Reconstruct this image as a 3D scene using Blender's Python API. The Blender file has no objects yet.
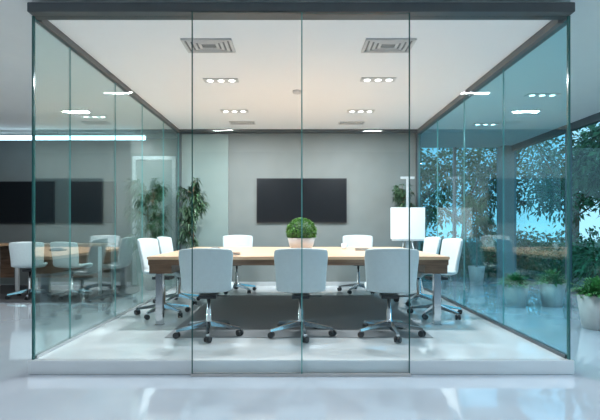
import bpy, bmesh, math, random
from mathutils import Vector, Matrix
random.seed(7)
scn = bpy.context.scene
scn.view_settings.view_transform = 'Standard'

# ---------------------------------------------------------------- materials
def newmat(name):
    m = bpy.data.materials.new(name); m.use_nodes = True
    nt = m.node_tree
    return m, nt, nt.nodes['Principled BSDF']

def mat(name, col, rough=0.5, metal=0.0, var=0.06, scale=6.0, coat=0.0, bump=0.0, spec=0.5, emis=None, es=0.0):
    m, nt, b = newmat(name)
    b.inputs['Roughness'].default_value = rough
    b.inputs['Metallic'].default_value = metal
    b.inputs['Coat Weight'].default_value = coat
    b.inputs['Coat Roughness'].default_value = 0.03
    b.inputs['Specular IOR Level'].default_value = spec
    tc = nt.nodes.new('ShaderNodeTexCoord')
    nz = nt.nodes.new('ShaderNodeTexNoise'); nz.inputs['Scale'].default_value = scale
    nz.inputs['Detail'].default_value = 3
    nt.links.new(tc.outputs['Object'], nz.inputs['Vector'])
    rp = nt.nodes.new('ShaderNodeValToRGB')
    lo = [max(0, c*(1-var)) for c in col]; hi = [min(1, c*(1+var)) for c in col]
    rp.color_ramp.elements[0].color = (*lo, 1); rp.color_ramp.elements[1].color = (*hi, 1)
    rp.color_ramp.elements[0].position = 0.3; rp.color_ramp.elements[1].position = 0.7
    nt.links.new(nz.outputs['Fac'], rp.inputs['Fac'])
    nt.links.new(rp.outputs['Color'], b.inputs['Base Color'])
    if bump:
        bp = nt.nodes.new('ShaderNodeBump'); bp.inputs['Strength'].default_value = bump
        bp.inputs['Distance'].default_value = 0.01
        nt.links.new(nz.outputs['Fac'], bp.inputs['Height'])
        nt.links.new(bp.outputs['Normal'], b.inputs['Normal'])
    if emis:
        b.inputs['Emission Color'].default_value = (*emis, 1)
        b.inputs['Emission Strength'].default_value = es
    return m

def wood(name, c1, c2, rough=0.35, scale=(1.2, 14, 14)):
    m, nt, b = newmat(name)
    tc = nt.nodes.new('ShaderNodeTexCoord'); mp = nt.nodes.new('ShaderNodeMapping')
    mp.inputs['Scale'].default_value = scale
    nz = nt.nodes.new('ShaderNodeTexNoise'); nz.inputs['Scale'].default_value = 2.0
    nz.inputs['Detail'].default_value = 6; nz.inputs['Distortion'].default_value = 0.6
    rp = nt.nodes.new('ShaderNodeValToRGB')
    rp.color_ramp.elements[0].color = (*c1, 1); rp.color_ramp.elements[1].color = (*c2, 1)
    rp.color_ramp.elements[0].position = 0.35; rp.color_ramp.elements[1].position = 0.65
    nt.links.new(tc.outputs['Object'], mp.inputs['Vector']); nt.links.new(mp.outputs['Vector'], nz.inputs['Vector'])
    nt.links.new(nz.outputs['Fac'], rp.inputs['Fac']); nt.links.new(rp.outputs['Color'], b.inputs['Base Color'])
    b.inputs['Roughness'].default_value = rough
    return m

def glass(name, tint, base=0.03, k=0.75, power=5.0, refl=(1, 1, 1)):
    m = bpy.data.materials.new(name); m.use_nodes = True
    nt = m.node_tree; nt.nodes.clear()
    out = nt.nodes.new('ShaderNodeOutputMaterial')
    tr = nt.nodes.new('ShaderNodeBsdfTransparent'); tr.inputs[0].default_value = (*tint, 1)
    gl = nt.nodes.new('ShaderNodeBsdfGlossy'); gl.inputs['Roughness'].default_value = 0.0
    gl.inputs['Color'].default_value = (*refl, 1)
    lw = nt.nodes.new('ShaderNodeLayerWeight'); lw.inputs['Blend'].default_value = 0.5
    pw = nt.nodes.new('ShaderNodeMath'); pw.operation = 'POWER'; pw.inputs[1].default_value = power
    ma = nt.nodes.new('ShaderNodeMath'); ma.operation = 'MULTIPLY_ADD'
    ma.inputs[1].default_value = k; ma.inputs[2].default_value = base
    mx = nt.nodes.new('ShaderNodeMixShader')
    nt.links.new(lw.outputs['Facing'], pw.inputs[0]); nt.links.new(pw.outputs[0], ma.inputs[0])
    nt.links.new(ma.outputs[0], mx.inputs[0]); nt.links.new(tr.outputs[0], mx.inputs[1])
    nt.links.new(gl.outputs[0], mx.inputs[2]); nt.links.new(mx.outputs[0], out.inputs[0])
    return m

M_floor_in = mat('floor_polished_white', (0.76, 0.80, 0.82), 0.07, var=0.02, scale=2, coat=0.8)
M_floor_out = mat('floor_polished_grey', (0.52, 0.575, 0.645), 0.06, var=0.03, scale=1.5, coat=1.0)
M_ceil = mat('ceiling_paint', (0.90, 0.885, 0.885), 0.8, var=0.01)
M_ceil_out = mat('ceiling_paint_outer', (0.80, 0.77, 0.75), 0.8, var=0.01)
M_wall = mat('wall_grey_plaster', (0.185, 0.208, 0.205), 0.55, var=0.05, scale=3)
M_wall_l = mat('wall_light_panel', (0.25, 0.32, 0.31), 0.3, var=0.03, scale=3)
M_wall_d = mat('wall_dark_plaster', (0.15, 0.165, 0.165), 0.6, var=0.05, scale=3)
M_frame = mat('frame_grey_metal', (0.10, 0.115, 0.125), 0.4, 0.3)
M_frame_l = mat('frame_light_metal', (0.55, 0.58, 0.6), 0.35, 0.4)
M_rail = mat('frame_rail_taupe', (0.16, 0.155, 0.155), 0.45, 0.2)
M_chrome = mat('chrome', (0.75, 0.77, 0.8), 0.15, 1.0, var=0.02)
M_black = mat('black_plastic', (0.02, 0.022, 0.025), 0.4)
M_screen = mat('screen_black', (0.006, 0.008, 0.011), 0.3, var=0.02, spec=0.3)
M_fabric = mat('chair_leather_white', (0.54, 0.615, 0.635), 0.5, var=0.03, scale=30, bump=0.05)
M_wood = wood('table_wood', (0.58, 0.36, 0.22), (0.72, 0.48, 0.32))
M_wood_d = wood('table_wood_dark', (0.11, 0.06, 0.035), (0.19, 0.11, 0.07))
M_wood_m = wood('desk_wood', (0.28, 0.16, 0.09), (0.38, 0.23, 0.14))
M_white = mat('white_lacquer', (0.74, 0.76, 0.78), 0.3, var=0.01)
M_pot = mat('pot_ceramic', (0.60, 0.54, 0.52), 0.35, var=0.03)
M_potg = mat('pot_grey', (0.30, 0.30, 0.30), 0.6, var=0.08)
M_potg2 = mat('pot_concrete', (0.42, 0.39, 0.38), 0.6, var=0.08)
M_soil = mat('soil', (0.05, 0.035, 0.025), 0.9, var=0.3, scale=40)
M_bark = mat('bark', (0.16, 0.11, 0.07), 0.8, var=0.3, scale=20, bump=0.4)
M_leaf = mat('leaf_green', (0.035, 0.09, 0.04), 0.45, var=0.5, scale=9)
M_leaf_s = mat('leaf_shrub', (0.06, 0.22, 0.06), 0.45, var=0.5, scale=9)
M_leaf_b = mat('leaf_bright', (0.07, 0.20, 0.02), 0.5, var=0.5, scale=18)
M_leaf_o = mat('leaf_outdoor', (0.06, 0.15, 0.055), 0.5, var=0.7, scale=2)
M_carpet = mat('carpet_dark', (0.035, 0.035, 0.04), 0.95, var=0.3, scale=80)
M_table_shade = mat('table_shade_grey', (0.20, 0.21, 0.22), 0.6, var=0.12, scale=60)  # grey that stands in for the shade under the table
M_grass = mat('grass', (0.05, 0.11, 0.04), 0.9, var=0.4, scale=5)
M_lamp = mat('lamp_lens', (0.9, 0.9, 0.9), 0.4, emis=(1, 0.98, 0.95), es=4)
M_led = mat('led_strip', (0.9, 0.95, 1.0), 0.4, emis=(0.55, 0.84, 1.0), es=6)
M_vent = mat('vent_metal', (0.62, 0.60, 0.59), 0.5)
M_slot = mat('vent_slot', (0.22, 0.22, 0.22), 0.7)
M_edge = mat('glass_edge_green', (0.03, 0.12, 0.115), 0.15, var=0.1)
M_edge_l = mat('glass_edge_teal', (0.13, 0.36, 0.35), 0.15, var=0.1)
G_front = glass('glass_front', (0.975, 0.993, 0.995), 0.012, 0.5)
G_left = glass('glass_left', (0.86, 0.965, 0.95), 0.07, 0.6, 2.4)
G_right = glass('glass_right', (0.72, 0.94, 0.98), 0.035, 0.4, 3.4)
G_win = glass('glass_window_blue', (0.46, 0.82, 0.95), 0.05, 0.5, 4.0)

# ---------------------------------------------------------------- helpers
COL = scn.collection
def link(ob, parent=None):
    COL.objects.link(ob)
    if parent: ob.parent = parent
    return ob
def empty(name, loc=(0, 0, 0), rz=0):
    e = bpy.data.objects.new(name, None); e.location = loc; e.rotation_euler = (0, 0, rz)
    e.empty_display_size = 0.1
    return link(e)
def mesh_ob(name, bm, m, parent=None, smooth=False, loc=(0, 0, 0)):
    me = bpy.data.meshes.new(name); bm.to_mesh(me); bm.free()
    for x in (m if isinstance(m, (list, tuple)) else [m]): me.materials.append(x)
    if smooth:
        for p in me.polygons: p.use_smooth = True
    ob = bpy.data.objects.new(name, me); ob.location = loc
    return link(ob, parent)
def bm_box(bm, x0, x1, y0, y1, z0, z1, mi=0):
    vs = [bm.verts.new(p) for p in ((x0,y0,z0),(x1,y0,z0),(x1,y1,z0),(x0,y1,z0),(x0,y0,z1),(x1,y0,z1),(x1,y1,z1),(x0,y1,z1))]
    for f in ((0,3,2,1),(4,5,6,7),(0,1,5,4),(1,2,6,5),(2,3,7,6),(3,0,4,7)):
        fc = bm.faces.new([vs[i] for i in f]); fc.material_index = mi
def box(name, x0, x1, y0, y1, z0, z1, m, parent=None, bevel=0.0):
    bm = bmesh.new()
    cx, cy, cz = (x0+x1)/2, (y0+y1)/2, (z0+z1)/2
    bm_box(bm, x0-cx, x1-cx, y0-cy, y1-cy, z0-cz, z1-cz)
    if bevel: bmesh.ops.bevel(bm, geom=bm.edges[:], offset=bevel, segments=2, affect='EDGES')
    return mesh_ob(name, bm, m, parent, loc=(cx, cy, cz))
def bm_lathe(bm, prof, seg=24, cx=0, cy=0, mi=0, cap=True):
    rings = []
    for r, z in prof:
        rings.append([bm.verts.new((cx+r*math.cos(2*math.pi*i/seg), cy+r*math.sin(2*math.pi*i/seg), z)) for i in range(seg)])
    for a, b in zip(rings, rings[1:]):
        for i in range(seg):
            f = bm.faces.new((a[i], a[(i+1) % seg], b[(i+1) % seg], b[i])); f.material_index = mi; f.smooth = True
    if cap:
        f = bm.faces.new(rings[0][::-1]); f.material_index = mi
        f = bm.faces.new(rings[-1]); f.material_index = mi
def bm_tube(bm, p0, p1, r0, r1, seg=10, mi=0):
    p0, p1 = Vector(p0), Vector(p1); d = (p1-p0).normalized()
    a = d.orthogonal().normalized(); b = d.cross(a)
    R = []
    for p, r in ((p0, r0), (p1, r1)):
        R.append([bm.verts.new(p+(a*math.cos(2*math.pi*i/seg)+b*math.sin(2*math.pi*i/seg))*r) for i in range(seg)])
    for i in range(seg):
        f = bm.faces.new((R[0][i], R[0][(i+1) % seg], R[1][(i+1) % seg], R[1][i])); f.material_index = mi; f.smooth = True
    bm.faces.new(R[0][::-1]).material_index = mi; bm.faces.new(R[1]).material_index = mi
def bm_leaf(bm, p, d, up, L, W, mi=0, droop=0.25):
    d = d.normalized(); s = d.cross(up)
    if s.length < 1e-3: s = d.orthogonal()
    s.normalize(); n = s.cross(d).normalized()
    base = bm.verts.new(p); mid = p+d*L*0.5+n*W*0.05; tip = p+d*L-Vector((0, 0, 1))*L*droop
    m1 = bm.verts.new(mid); t = bm.verts.new(tip)
    a = bm.verts.new(mid+s*W*0.5+n*W*0.15); b = bm.verts.new(mid-s*W*0.5+n*W*0.15)
    for tri in ((base, a, m1), (base, m1, b), (a, t, m1), (m1, t, b)):
        bm.faces.new(tri).material_index = mi
def rv():
    while True:
        v = Vector((random.uniform(-1, 1), random.uniform(-1, 1), random.uniform(-1, 1)))
        if 0.05 < v.length < 1: return v
def bm_clump(bm, c, r, n, L, W, mi=0, shell=0.5, droop=0.25):
    c = Vector(c)
    for _ in range(n):
        v = rv(); v = v.normalized()*(shell+(1-shell)*random.random())
        p = c+Vector((v.x*r[0], v.y*r[1], v.z*r[2]))
        d = (v.normalized()*0.8+rv()*0.8)
        bm_leaf(bm, p, d, rv(), L*random.uniform(0.7, 1.2), W*random.uniform(0.7, 1.2), mi, droop)

# ---------------------------------------------------------------- shell
XL, XR, YF, YB, H = -2.27, 2.34, 3.88, 8.72, 3.0
FO = -0.12
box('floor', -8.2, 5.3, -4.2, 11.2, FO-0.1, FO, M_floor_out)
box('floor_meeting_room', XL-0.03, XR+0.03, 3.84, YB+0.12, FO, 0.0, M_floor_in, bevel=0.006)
box('ceiling', -8.2, 5.3, -4.2, 11.2, 3.11, 3.2, M_ceil_out)
box('ceiling_meeting_room', XL-0.03, XR+0.03, 3.9, YB+0.1, H, 3.11, M_ceil)
box('wall_back', XL-0.02, XR+0.02, YB, YB+0.12, 0.0, H, M_wall)
box('wall_back_left', -8.2, XL-0.02, 10.0, 10.15, FO, 3.11, M_wall_d)
box('wall_left', -8.35, -8.2, -4.2, 10.15, FO, 3.11, M_wall_d)
box('wall_rear', -8.2, 5.3, -4.35, -4.2, FO, 3.11, M_wall_d)
box('wall_divider', XL-0.02, XL+0.10, YB+0.12, 11.2, FO, 3.11, M_wall)
box('trim_1', XL+0.04, -1.33, YB-0.03, YB, 0.0, 2.93, M_wall_l)
box('trim_2', XL, XR, YB-0.16, YB-0.01, H-0.04, H, M_frame)
box('baseboard_back', -1.33, XR, YB-0.015, YB, 0.0, 0.08, M_frame_l)

# header / rails
box('trim_3', XL-0.005, XR+0.005, 3.79, 3.95, 2.955, 3.035, M_frame, bevel=0.004)
box('trim_4', XL-0.03, XL+0.03, 3.95, YB, H-0.06, H, M_rail)
box('trim_5', XR-0.05, XR+0.05, 3.95, YB, H-0.07, H, M_rail)
box('trim_6', XL-0.02, XL+0.02, 3.9, YB, 0.0, 0.025, M_frame_l)
box('trim_7', XR-0.02, XR+0.02, 3.9, YB, 0.0, 0.03, M_frame)
box('trim_8', -0.895, 0.962, 3.79, 3.832, FO, FO+0.022, M_vent)
box('trim_9', XL-0.03, XL+0.04, YB-0.09, YB, 0.0, H-0.06, M_frame)
box('trim_10', XR-0.04, XR+0.03, YB-0.09, YB, 0.0, H-0.07, M_frame)
def pane(name, x0, x1, y0, y1, z0, z1, gm, em=M_edge_l):
    bm = bmesh.new(); bm_box(bm, x0, x1, y0, y1, z0, z1, 0)
    bm.normal_update()
    thin = 'y' if (y1-y0) < (x1-x0) else 'x'
    for f in bm.faces:
        if abs(getattr(f.normal, thin)) < 0.5: f.material_index = 1
    return mesh_ob(name, bm, [gm, em])
pane('window_1', XL, -0.905, 3.875, 3.887, 0.0, 2.955, G_front, M_edge)
pane('window_2', 0.974, XR, 3.875, 3.887, 0.0, 2.955, G_front, M_edge)
pane('door_1', -0.882, 0.036, 3.795, 3.807, FO+0.022, 2.955, G_front)
pane('door_2', 0.046, 0.950, 3.815, 3.827, FO+0.022, 2.955, G_front)
box('trim_13', -0.889, -0.882, 3.795, 3.810, FO+0.022, 2.955, M_edge)
box('trim_14', 0.036, 0.046, 3.795, 3.827, FO+0.022, 2.955, M_edge_l)
box('trim_15', 0.950, 0.957, 3.813, 3.829, FO+0.022, 2.955, M_edge)
ys = [3.89, 4.5, 5.62, 6.6, 7.65, YB-0.09]
k = 3
for a, b in zip(ys, ys[1:]):
    pane('window_%d' % k, XL-0.006, XL+0.006, a+0.004, b-0.004, 0.025, H-0.06, G_left); k += 1
ys = [3.89, 5.1, 6.3, 7.5, YB-0.09]
for a, b in zip(ys, ys[1:]):
    pane('window_%d' % k, XR-0.006, XR+0.006, a+0.004, b-0.004, 0.03, H-0.07, G_right); k += 1
box('trim_11', XL-0.008, XL+0.008, 3.865, 3.889, 0.0, 2.955, M_edge)
box('trim_12', XR-0.009, XR+0.009, 3.865, 3.889, 0.0, 2.955, M_edge)

# exterior window walls (right and back right)
def plane_win(name, pts, m):
    bm = bmesh.new(); bm.faces.new([bm.verts.new(p) for p in pts]); return mesh_ob(name, bm, m)
WX, WY = 5.25, 11.15
yy = [-4.2, -1.6, 1.0, 3.6, 6.2, 8.7, WY]
for a, b in zip(yy, yy[1:]):
    plane_win('window_%d' % k, [(WX, a, FO), (WX, b, FO), (WX, b, 3.11), (WX, a, 3.11)], G_win); k += 1
    if a > -4: box('trim_%d' % (k+20), WX-0.05, WX+0.05, a-0.03, a+0.03, FO, 3.11, M_frame)
xx = [XL+0.12, 0, 2.6, 3.9, WX]
for a, b in zip(xx, xx[1:]):
    plane_win('window_%d' % k, [(a, WY, FO), (b, WY, FO), (b, WY, 3.11), (a, WY, 3.11)], G_win); k += 1
    if a > -1: box('trim_%d' % (k+20), a-0.03, a+0.03, WY-0.05, WY+0.05, FO, 3.11, M_frame)
box('wall_corner_pillar', WX-0.28, WX+0.05, WY-0.28, WY+0.05, FO, 3.11, M_wall)
box('trim_50', WX-0.06, WX+0.06, -4.2, WY-0.28, 2.98, 3.11, M_frame)
box('trim_51', WX-0.06, WX+0.06, -4.2, WY-0.28, FO, FO+0.08, M_frame)

# ---------------------------------------------------------------- chairs
def chair_meshes(lift):
    prof = [(0.245, .425, .20), (0.25, .455, .235), (0.18, .475, .255), (0.04, .462, .262), (-.10, .452, .265), (-.185, .465, .262),
            (-.22, .52, .262), (-.24, .61, .268), (-.262, .72, .276), (-.28, .82, .285), (-.292, .89, .285), (-.295, .925, .270)]
    bm = bmesh.new(); rows = []
    N = 8
    for j, (y, z, w) in enumerate(prof):
        row = []
        back = max(0, min(1, (j-4)/3.0))
        for i in range(N+1):
            u = -1+2*i/N
            e = abs(u)**2.6
            row.append(bm.verts.new((u*w, y+back*e*0.075, z+lift+(1-back)*e*0.03-(0.012*e if j == len(prof)-1 else 0))))
        rows.append(row)
    for a, b in zip(rows, rows[1:]):
        for i in range(N): bm.faces.new((a[i], a[i+1], b[i+1], b[i]))
    bmesh.ops.recalc_face_normals(bm, faces=bm.faces[:])
    bmesh.ops.solidify(bm, geom=bm.faces[:], thickness=0.045)
    bmesh.ops.recalc_face_normals(bm, faces=bm.faces[:])
    shell = bpy.data.meshes.new('seat_shell'); bm.to_mesh(shell); bm.free(); shell.materials.append(M_fabric)
    for p in shell.polygons: p.use_smooth = True
    bm = bmesh.new()
    bm_lathe(bm, [(0.035, .085), (0.045, .10), (0.045, .15), (0.03, .16), (0.028, .27+lift), (0.02, .275+lift), (0.02, .41+lift)], 20)
    for k2 in range(5):
        a = 2*math.pi*k2/5-math.pi/2+.12
        c, s = math.cos(a), math.sin(a)
        P = lambda r, o, z: (c*r-s*o, s*r+c*o, z)
        vs = [bm.verts.new(q) for q in (P(.03, -.028, .10), P(.03, .028, .10), P(.03, .024, .15), P(.03, -.024, .15),
                                        P(.345, -.016, .066), P(.345, .016, .066), P(.345, .013, .09), P(.345, -.013, .09))]
        for f in ((0,1,2,3),(7,6,5,4),(0,4,5,1),(1,5,6,2),(2,6,7,3),(3,7,4,0)): bm.faces.new([vs[i] for i in f])
        bm_tube(bm, P(.33, 0, .045), P(.33, 0, .075), .009, .009, 8)
    bmesh.ops.recalc_face_normals(bm, faces=bm.faces[:])
    base = bpy.data.meshes.new('star_base'); bm.to_mesh(base); bm.free(); base.materials.append(M_chrome)
    bm = bmesh.new()
    for k2 in range(5):
        a = 2*math.pi*k2/5-math.pi/2+.12
        c, s = math.cos(a), math.sin(a); t = a+0.9
        ax = Vector((math.cos(t), math.sin(t), 0)); ce = Vector((c*.335, s*.335, .033))
        for sg in (-1, 1): bm_tube(bm, ce+ax*sg*.008, ce+ax*sg*.030, .033, .030, 16)
        bm_tube(bm, ce-ax*.01, ce+ax*.01, .018, .018, 10)
    bm_box(bm, -.09, .09, -.11, .12, .395+lift, .43+lift)
    bm_tube(bm, (.05, .02, .41+lift), (.22, .04, .40+lift), .006, .006, 8)
    bmesh.ops.recalc_face_normals(bm, faces=bm.faces[:])
    cas = bpy.data.meshes.new('casters'); bm.to_mesh(cas); bm.free(); cas.materials.append(M_black)
    return shell, base, cas
LOW, HIGH = chair_meshes(0.0), chair_meshes(0.07)
def chair(x, y, rz, ms, z=0.0, name='office_chair'):
    e = empty(name, (x, y, z), rz)
    for n, me in zip(('seat_shell', 'star_base', 'casters'), ms):
        o = link(bpy.data.objects.new(n, me), e)
        if n == 'seat_shell':
            sd = o.modifiers.new('sub', 'SUBSURF'); sd.levels = 2; sd.render_levels = 2
    return e
SHADE_H = 0.005
chair(-0.93, 4.74, 0.05, LOW, SHADE_H); chair(0.04, 4.74, 0.0, LOW, SHADE_H); chair(0.97, 4.74, -0.07, LOW, SHADE_H)
chair(-1.74, 5.85, -math.pi/2-0.12, HIGH); chair(-1.78, 6.75, -math.pi/2-0.05, HIGH)
chair(1.80, 5.80, math.pi/2+0.10, HIGH); chair(1.82, 6.72, math.pi/2+0.1, HIGH)
chair(-1.06, 7.93, math.pi+0.05, HIGH); chair(1.08, 7.93, math.pi-0.08, HIGH)
box('table_shade', -1.36, 1.40, 4.62, 7.5, 0.0, SHADE_H, M_table_shade)  # thin grey sheet added as the table's shade on the floor

# ---------------------------------------------------------------- table
t = empty('conference_table', (0, 0, 0))
TX0, TX1, TY0, TY1, TZ = -1.72, 1.75, 5.15, 7.7, 0.80
box('tabletop', TX0, TX1, TY0, TY1, TZ-0.035, TZ, M_wood, t, 0.004)
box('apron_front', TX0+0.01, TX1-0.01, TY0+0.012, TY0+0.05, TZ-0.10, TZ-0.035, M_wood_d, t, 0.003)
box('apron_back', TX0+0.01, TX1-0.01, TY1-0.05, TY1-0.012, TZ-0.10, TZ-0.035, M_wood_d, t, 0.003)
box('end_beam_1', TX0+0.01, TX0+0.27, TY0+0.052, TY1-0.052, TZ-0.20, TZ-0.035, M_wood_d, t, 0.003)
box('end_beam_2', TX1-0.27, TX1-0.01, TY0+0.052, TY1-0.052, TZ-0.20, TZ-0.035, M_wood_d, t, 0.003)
n = 1
for x in (TX0+0.12, TX1-0.12):
    for y in (TY0+0.10, TY1-0.10):
        box('leg_%d' % n, x-0.04, x+0.04, y-0.04, y+0.04, 0.012, TZ-0.20, M_chrome, t, 0.006)
        box('foot_%d' % n, x-0.05, x+0.05, y-0.05, y+0.05, 0.0, 0.012, M_chrome, t, 0.003); n += 1

# planter with moss ball
e = empty('potted_plant', (0.06, 6.2, TZ))
bm = bmesh.new()
bm_lathe(bm, [(0.10, 0), (0.125, 0.01), (0.165, 0.09), (0.19, 0.19), (0.175, 0.19), (0.155, 0.10)], 40)
mesh_ob('bowl', bm, M_pot, e)
bm = bmesh.new(); bmesh.ops.create_icosphere(bm, subdivisions=3, radius=1)
for v in bm.verts: v.co = Vector((v.co.x*.165, v.co.y*.165, v.co.z*.16+.27))
mesh_ob('foliage_core', bm, M_leaf, e, True)
bm = bmesh.new(); bm_clump(bm, (0, 0, .275), (.20, .20, .185), 3800, .03, .014, 0, 0.85)
for v in bm.verts:
    if v.co.z < .195: v.co.z = .195
mesh_ob('foliage', bm, M_leaf_b, e)

# conference phone, notebooks, cups
e = empty('conference_phone', (-1.15, 6.35, TZ), 0.2)
bm = bmesh.new()
for k2 in range(3):
    a = 2*math.pi*k2/3
    bm_tube(bm, (0, 0, .022), (math.cos(a)*.13, math.sin(a)*.13, .014), .02, .012, 10)
bm_lathe(bm, [(.08, 0), (.085, .015), (.07, .045), (.03, .055)], 24)
mesh_ob('phone_body', bm, M_black, e)
box('phone_keypad', -.03, .03, -.055, -.02, .05, .056, M_vent, e)
def notebook(x, y, rz, m=M_black):
    e = empty('notebook', (x, y, TZ), rz)
    box('cover', -.10, .10, -.14, .14, 0, .005, m, e); box('pages', -.095, .095, -.135, .135, .005, .018, M_white, e)
    box('cover_top', -.10, .10, -.14, .14, .018, .022, m, e)
notebook(-0.80, 5.55, 0.1, M_wood_d); notebook(0.95, 6.6, -0.1)
def cup(x, y):
    e = empty('coffee_cup', (x, y, TZ)); bm = bmesh.new()
    bm_lathe(bm, [(.025, 0), (.036, .02), (.042, .085), (.037, .085), (.03, .02)], 24); mesh_ob('cup_body', bm, M_white, e)
    bm = bmesh.new(); pr = None
    for i in range(9):
        a = -math.pi/2+math.pi*i/8; p = Vector((.036+.028*math.cos(a), 0, .045+.024*math.sin(a)))
        if pr: bm_tube(bm, pr, p, .004, .004, 6)
        pr = p
    mesh_ob('cup_handle', bm, M_white, e)
cup(0.72, 6.9)

# ---------------------------------------------------------------- TVs
def tv(x0, x1, y, z0, z1):
    e = empty('television', ((x0+x1)/2, y, (z0+z1)/2)); w, h = (x1-x0)/2, (z1-z0)/2
    box('tv_casing', -w, w, -.045, -.01, -h, h, M_black, e, .004)
    box('tv_screen', -w+.015, w-.015, -.047, -.045, -h+.02, h-.015, M_screen, e)
    box('wall_bracket', -w*.4, w*.4, -.01, 0.0, -h*.4, h*.4, M_frame, e)
tv(-0.78, 0.96, YB, 1.22, 2.08)
tv(-5.04, -4.0, 10.0, 1.22, 2.15); tv(-7.2, -5.37, 10.0, 1.22, 2.15)

# ---------------------------------------------------------------- flip-chart / easel
e = empty('whiteboard_easel', (1.93, 7.85, 0))
box('board', -.30, .30, -.02, .0, .93, 1.48, M_white, e, .004)
bm = bmesh.new()
bm_box(bm, -.02, .02, .0, .03, .6, 2.02)
bm_tube(bm, (-.01, .02, 1.2), (-.25, -.10, 0), .012, .012)
bm_tube(bm, (.01, .02, 1.2), (.25, -.10, 0), .012, .012)
bm_tube(bm, (0, .03, 1.3), (0, .22, 0), .012, .012)
bm_box(bm, -.12, .12, -.005, .025, 1.98, 2.02)
mesh_ob('easel_frame', bm, M_frame_l, e)
box('pen_tray', -.28, .28, -.06, -.02, .90, .93, M_frame_l, e)

# ---------------------------------------------------------------- plants
def pot(parent, r, h, m):
    bm = bmesh.new()
    bm_lathe(bm, [(r*.68, 0), (r*.72, .01), (r, h), (r*.9, h), (r*.86, h-.05)], 32); mesh_ob('pot', bm, m, parent)
    bm = bmesh.new(); bm_lathe(bm, [(r*.5, h-.06), (r*.885, h-.045), (r*.3, h-.035)], 24); mesh_ob('soil', bm, M_soil, parent)
def tall_plant(x, y, z, top, spread, n=420, potr=.18, poth=.4, low=0.9, name='potted_ficus', xlim=None, ylim=None):
    e = empty(name, (x, y, z)); pot(e, potr, poth, M_potg)
    bt = bmesh.new(); bl = bmesh.new()
    bm_tube(bt, (0, 0, poth-.05), (.01, .01, low), .02, .015)
    bm_tube(bt, (.01, .01, low), (-.01, 0, top*.8), .015, .008)
    for k2 in range(26):
        z0 = random.uniform(low*.95, top*.82); a = random.uniform(0, 6.283)
        f = 1-0.35*abs((z0-low)/(top-low)-.4)
        q = Vector((math.cos(a)*spread*.7*f, math.sin(a)*spread*.7*f, z0+random.uniform(.1, .3)))
        q.z = min(q.z, top-.1)
        bm_tube(bt, (0, 0, z0), q, .006, .003, 6)
        for _ in range(n//26):
            tt = random.uniform(.25, 1.0); p = Vector((0, 0, z0)).lerp(q, tt)
            d = Vector((math.cos(a+random.uniform(-1.3, 1.3)), math.sin(a+random.uniform(-1.3, 1.3)), random.uniform(-.7, .8)))
            bm_leaf(bl, p, d, Vector((0, 0, 1)), random.uniform(.10, .2)*(spread/.35), .035, 0, .45)
    if xlim:
        for v in bl.verts: v.co.x = max(xlim[0]-x, min(xlim[1]-x, v.co.x))
    if ylim:
        for v in bl.verts: v.co.y = max(ylim[0]-y, min(ylim[1]-y, v.co.y))
    mesh_ob('trunk', bt, M_bark, e); mesh_ob('leaves', bl, M_leaf, e)
tall_plant(-1.90, 8.2, 0, 2.2, .33, 1000, low=.8, xlim=(-2.2, 9))
tall_plant(-2.85, 8.6, FO, 2.42, .48, 1200, low=.85)
tall_plant(2.0, 8.44, 0, 2.1, .24, 520, low=1.2, xlim=(-9, 2.24), ylim=(8.1, 8.68))
tall_plant(3.95, 9.9, FO, 2.25, .45, 1200)
def shrub(x, y, z, r, h, pr, ph):
    e = empty('potted_shrub', (x, y, z)); pot(e, pr, ph, M_potg2)
    bm = bmesh.new()
    for _ in range(420):
        a = random.uniform(0, 6.283); el = random.uniform(.15, 1.45)
        d = Vector((math.cos(a)*math.cos(el), math.sin(a)*math.cos(el), math.sin(el)))
        p = Vector((d.x*pr*.5, d.y*pr*.5, ph-.03+d.z*h*random.uniform(0, .6)))
        p += Vector((d.x, d.y, 0))*r*random.uniform(0, .5)
        bm_leaf(bm, p, d, Vector((0, 0, 1)), random.uniform(.08, .16), .035, 0, .3)
    mesh_ob('leaves', bm, M_leaf_s, e)
shrub(3.50, 7.2, FO, .2, .25, .20, .35); shrub(4.08, 7.2, FO, .2, .28, .20, .37); shrub(3.72, 5.6, FO, .22, .3, .21, .42)

# ---------------------------------------------------------------- left office area
box('carpet', -7.6, -3.1, 7.5, 9.7, FO, FO+0.012, M_carpet)
def desk(x0, x1, y0, y1, z, top):
    e = empty('office_desk', (0, 0, 0))
    box('desktop', x0, x1, y0, y1, top-.04, top, M_wood_m, e, .004)
    box('modesty_panel', x0+.1, x1-.1, y1-.12, y1-.09, z+.25, top-.04, M_wood_d, e)
    i = 1
    for x in (x0+.06, x1-.06):
        for y in (y0+.06, y1-.06):
            box('leg_%d' % i, x-.025, x+.025, y-.025, y+.025, z, top-.04, M_frame_l, e); i += 1
F2 = FO+0.012
desk(-5.25, -3.6, 8.3, 9.0, F2, .82); desk(-7.4, -5.5, 8.3, 9.0, F2, .82)
chair(-4.75, 8.0, 0.3, HIGH, F2); chair(-4.0, 8.0, -0.2, HIGH, F2); chair(-6.1, 8.0, 0.1, HIGH, F2)
e = empty('door_frame')
box('jamb_1', -3.62, -3.54, 9.9, 10.0, FO, 2.7, M_frame_l, e); box('jamb_2', -2.75, -2.67, 9.9, 10.0, FO, 2.7, M_frame_l, e)
box('lintel', -3.54, -2.75, 9.9, 10.0, 2.62, 2.7, M_frame_l, e); box('door_leaf', -3.54, -2.75, 9.95, 9.99, FO, 2.62, M_wall_l, e)
e = empty('linear_led_light')
box('housing', -6.8, -3.1, 9.18, 9.26, 3.0, 3.04, M_frame_l, e); box('diffuser', -6.79, -3.11, 9.175, 9.265, 2.93, 3.0, M_led, e)
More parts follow.
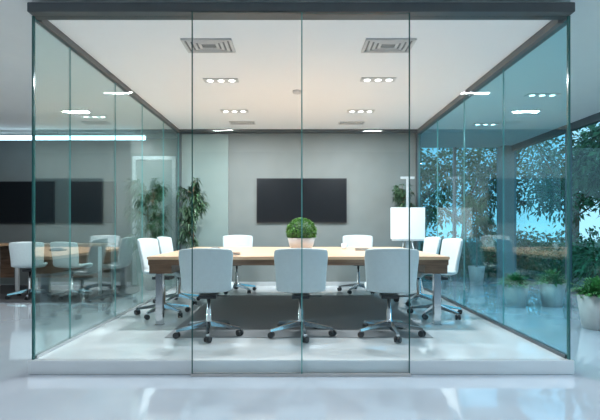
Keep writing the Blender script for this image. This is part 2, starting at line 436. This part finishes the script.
for i, x in enumerate((-6.5, -4.9, -3.3)): box('hanger_%d' % (i+1), x-.01, x+.01, 9.21, 9.23, 3.04, 3.11, M_frame_l, e)

# ---------------------------------------------------------------- ceiling fixtures
def area(name, x, y, z, sx, sy, power, col=(1, .97, .93), parent=None):
    L = bpy.data.lights.new(name, 'AREA'); L.shape = 'RECTANGLE'; L.size = sx; L.size_y = sy; L.energy = power; L.color = col
    o = bpy.data.objects.new(name, L); o.location = (x, y, z); return link(o, parent)
def downlight(x, y, z, w, power, col=(.93, .975, 1)):
    e = empty('recessed_downlight', (x, y, z))
    box('trim_plate', -w/2, w/2, -.07, .07, -.012, 0, M_vent, e, .003)
    bm = bmesh.new()
    for i in range(3):
        cx = (i-1)*w/3.2
        bm_tube(bm, (cx, 0, -.016), (cx, 0, -.010), .038, .038, 20)
    mesh_ob('lamp_lenses', bm, M_lamp, e)
    area('lamp', 0, 0, -.02, w*.85, .09, power, col, e)
for x, y in ((-.96, 5.69), (1.02, 5.66), (-1.0, 7.2), (1.02, 7.2)): downlight(x, y, H, .44, 68)
for x, y in ((3.65, 6.7), (3.6, 8.6), (3.6, 3.0)): downlight(x, y, 3.11, .48, 40, (.88, .95, 1))
for x, y in ((-4.6, 3.5), (-4.9, 6.0), (-3.6, 8.0)): downlight(x, y, 3.11, .48, 46, (.97, .98, 1))
for x, y in ((-2.6, 1.2), (2.6, 1.2), (-1.5, -1.5), (1.5, -1.5)): downlight(x, y, 3.11, .48, 23, (.86, .93, 1))  # unseen lobby lamps, added to light the floor in front
def vent(x, y, w, d):
    e = empty('ceiling_vent', (x, y, H)); bm = bmesh.new()
    N = 4
    for i in range(N):
        f0 = 1-i/N*.8; f1 = f0-.11
        a, b, c, g = w/2*f0, d/2*f0, w/2*f1, d/2*f1
        z0 = -.018+.002*i
        bm_box(bm, -a, a, -b, -g, z0, 0); bm_box(bm, -a, a, g, b, z0, 0); bm_box(bm, -a, -c, -g, g, z0, 0); bm_box(bm, c, a, -g, g, z0, 0)
    mesh_ob('diffuser_blades', bm, M_vent, e)
    box('back_plate', -w/2+.01, w/2-.01, -d/2+.01, d/2-.01, -.005, -.001, M_slot, e)
vent(-.9, 4.6, .5, .33); vent(.93, 4.6, .5, .33); vent(-.97, 8.0, .45, .2); vent(.97, 8.0, .45, .2)
e = empty('smoke_detector', (0, 6.15, H)); bm = bmesh.new()
bm_lathe(bm, [(.03, -.04), (.05, -.035), (.06, -.015), (.06, 0)], 24); mesh_ob('detector_body', bm, M_vent, e)

# ---------------------------------------------------------------- outdoors
box('ground', 5.4, 40, -20, 45, FO-.35, FO-.25, M_grass); box('ground_rear', -12, 5.4, 11.4, 45, FO-.35, FO-.25, M_grass)
def tree(x, y, h, r, n):
    e = empty('garden_tree', (x, y, FO-.25)); bt = bmesh.new(); bl = bmesh.new()
    bm_tube(bt, (0, 0, 0), (.1, 0, h*.5), .13, .09); bm_tube(bt, (.1, 0, h*.5), (0, .1, h*.85), .09, .04)
    for _ in range(9):
        a = random.uniform(0, 6.28); q = Vector((math.cos(a)*r*.6, math.sin(a)*r*.6, h*random.uniform(.5, .95)))
        bm_tube(bt, (.05, 0, h*random.uniform(.35, .55)), q, .05, .02, 6)
        bm_clump(bl, q, (r*.5, r*.5, r*.42), n//9, .22, .10, 0, .3)
    mesh_ob('trunk', bt, M_bark, e); mesh_ob('leaves', bl, M_leaf_o, e)
tree(8.8, 11.5, 4.2, 1.8, 3000); tree(9.8, 16, 5.2, 2.2, 3000); tree(7.0, 19, 4.6, 2.2, 3000); tree(12.5, 13, 5.8, 2.4, 3000); tree(4.4, 17, 4.4, 1.9, 2600)
tree(13, 21, 5.6, 2.8, 3500)
def hedge(x, y, lx, ly, h, n):
    e = empty('garden_hedge', (x, y, FO-.25)); bl = bmesh.new()
    for _ in range(16):
        c = (random.uniform(-lx, lx), random.uniform(-ly, ly), h*random.uniform(.3, .7))
        bm_clump(bl, c, (.6, .6, h*.45), n//16, .16, .07, 0, .3)
    bt = bmesh.new()
    for _ in range(14):
        a, b = random.uniform(-lx, lx), random.uniform(-ly, ly); bm_tube(bt, (a, b, 0), (a, b, h*.6), .03, .015, 6)
    mesh_ob('stems', bt, M_bark, e); mesh_ob('leaves', bl, M_leaf_o, e)
hedge(6.7, 9.0, .4, 2.2, 1.4, 4200); hedge(6.3, 13.8, 1.0, 1.0, 1.5, 3600); hedge(3.6, 13.4, 1.2, .5, 1.3, 3600)

# ---------------------------------------------------------------- world
w = bpy.data.worlds.new('World'); scn.world = w; w.use_nodes = True; nt = w.node_tree
bg = nt.nodes['Background']; tc = nt.nodes.new('ShaderNodeTexCoord'); sp = nt.nodes.new('ShaderNodeSeparateXYZ')
rp = nt.nodes.new('ShaderNodeValToRGB')
rp.color_ramp.elements[0].color = (.68, .80, .86, 1); rp.color_ramp.elements[0].position = 0.0
rp.color_ramp.elements[1].color = (.28, .50, .74, 1); rp.color_ramp.elements[1].position = 0.7
nt.links.new(tc.outputs['Generated'], sp.inputs[0]); nt.links.new(sp.outputs['Z'], rp.inputs[0]); nt.links.new(rp.outputs[0], bg.inputs[0])
bg.inputs['Strength'].default_value = 1.6

# ---------------------------------------------------------------- camera
cam = bpy.data.cameras.new('Camera'); co = bpy.data.objects.new('Camera', cam); COL.objects.link(co)
co.location = (0, 0, 1.14); co.rotation_euler = (math.pi/2, 0, 0)
cam.sensor_width = 36; cam.lens = 27; cam.shift_x = 3/600; cam.shift_y = 17/600
cam.clip_start = 0.05; cam.clip_end = 200
scn.camera = co
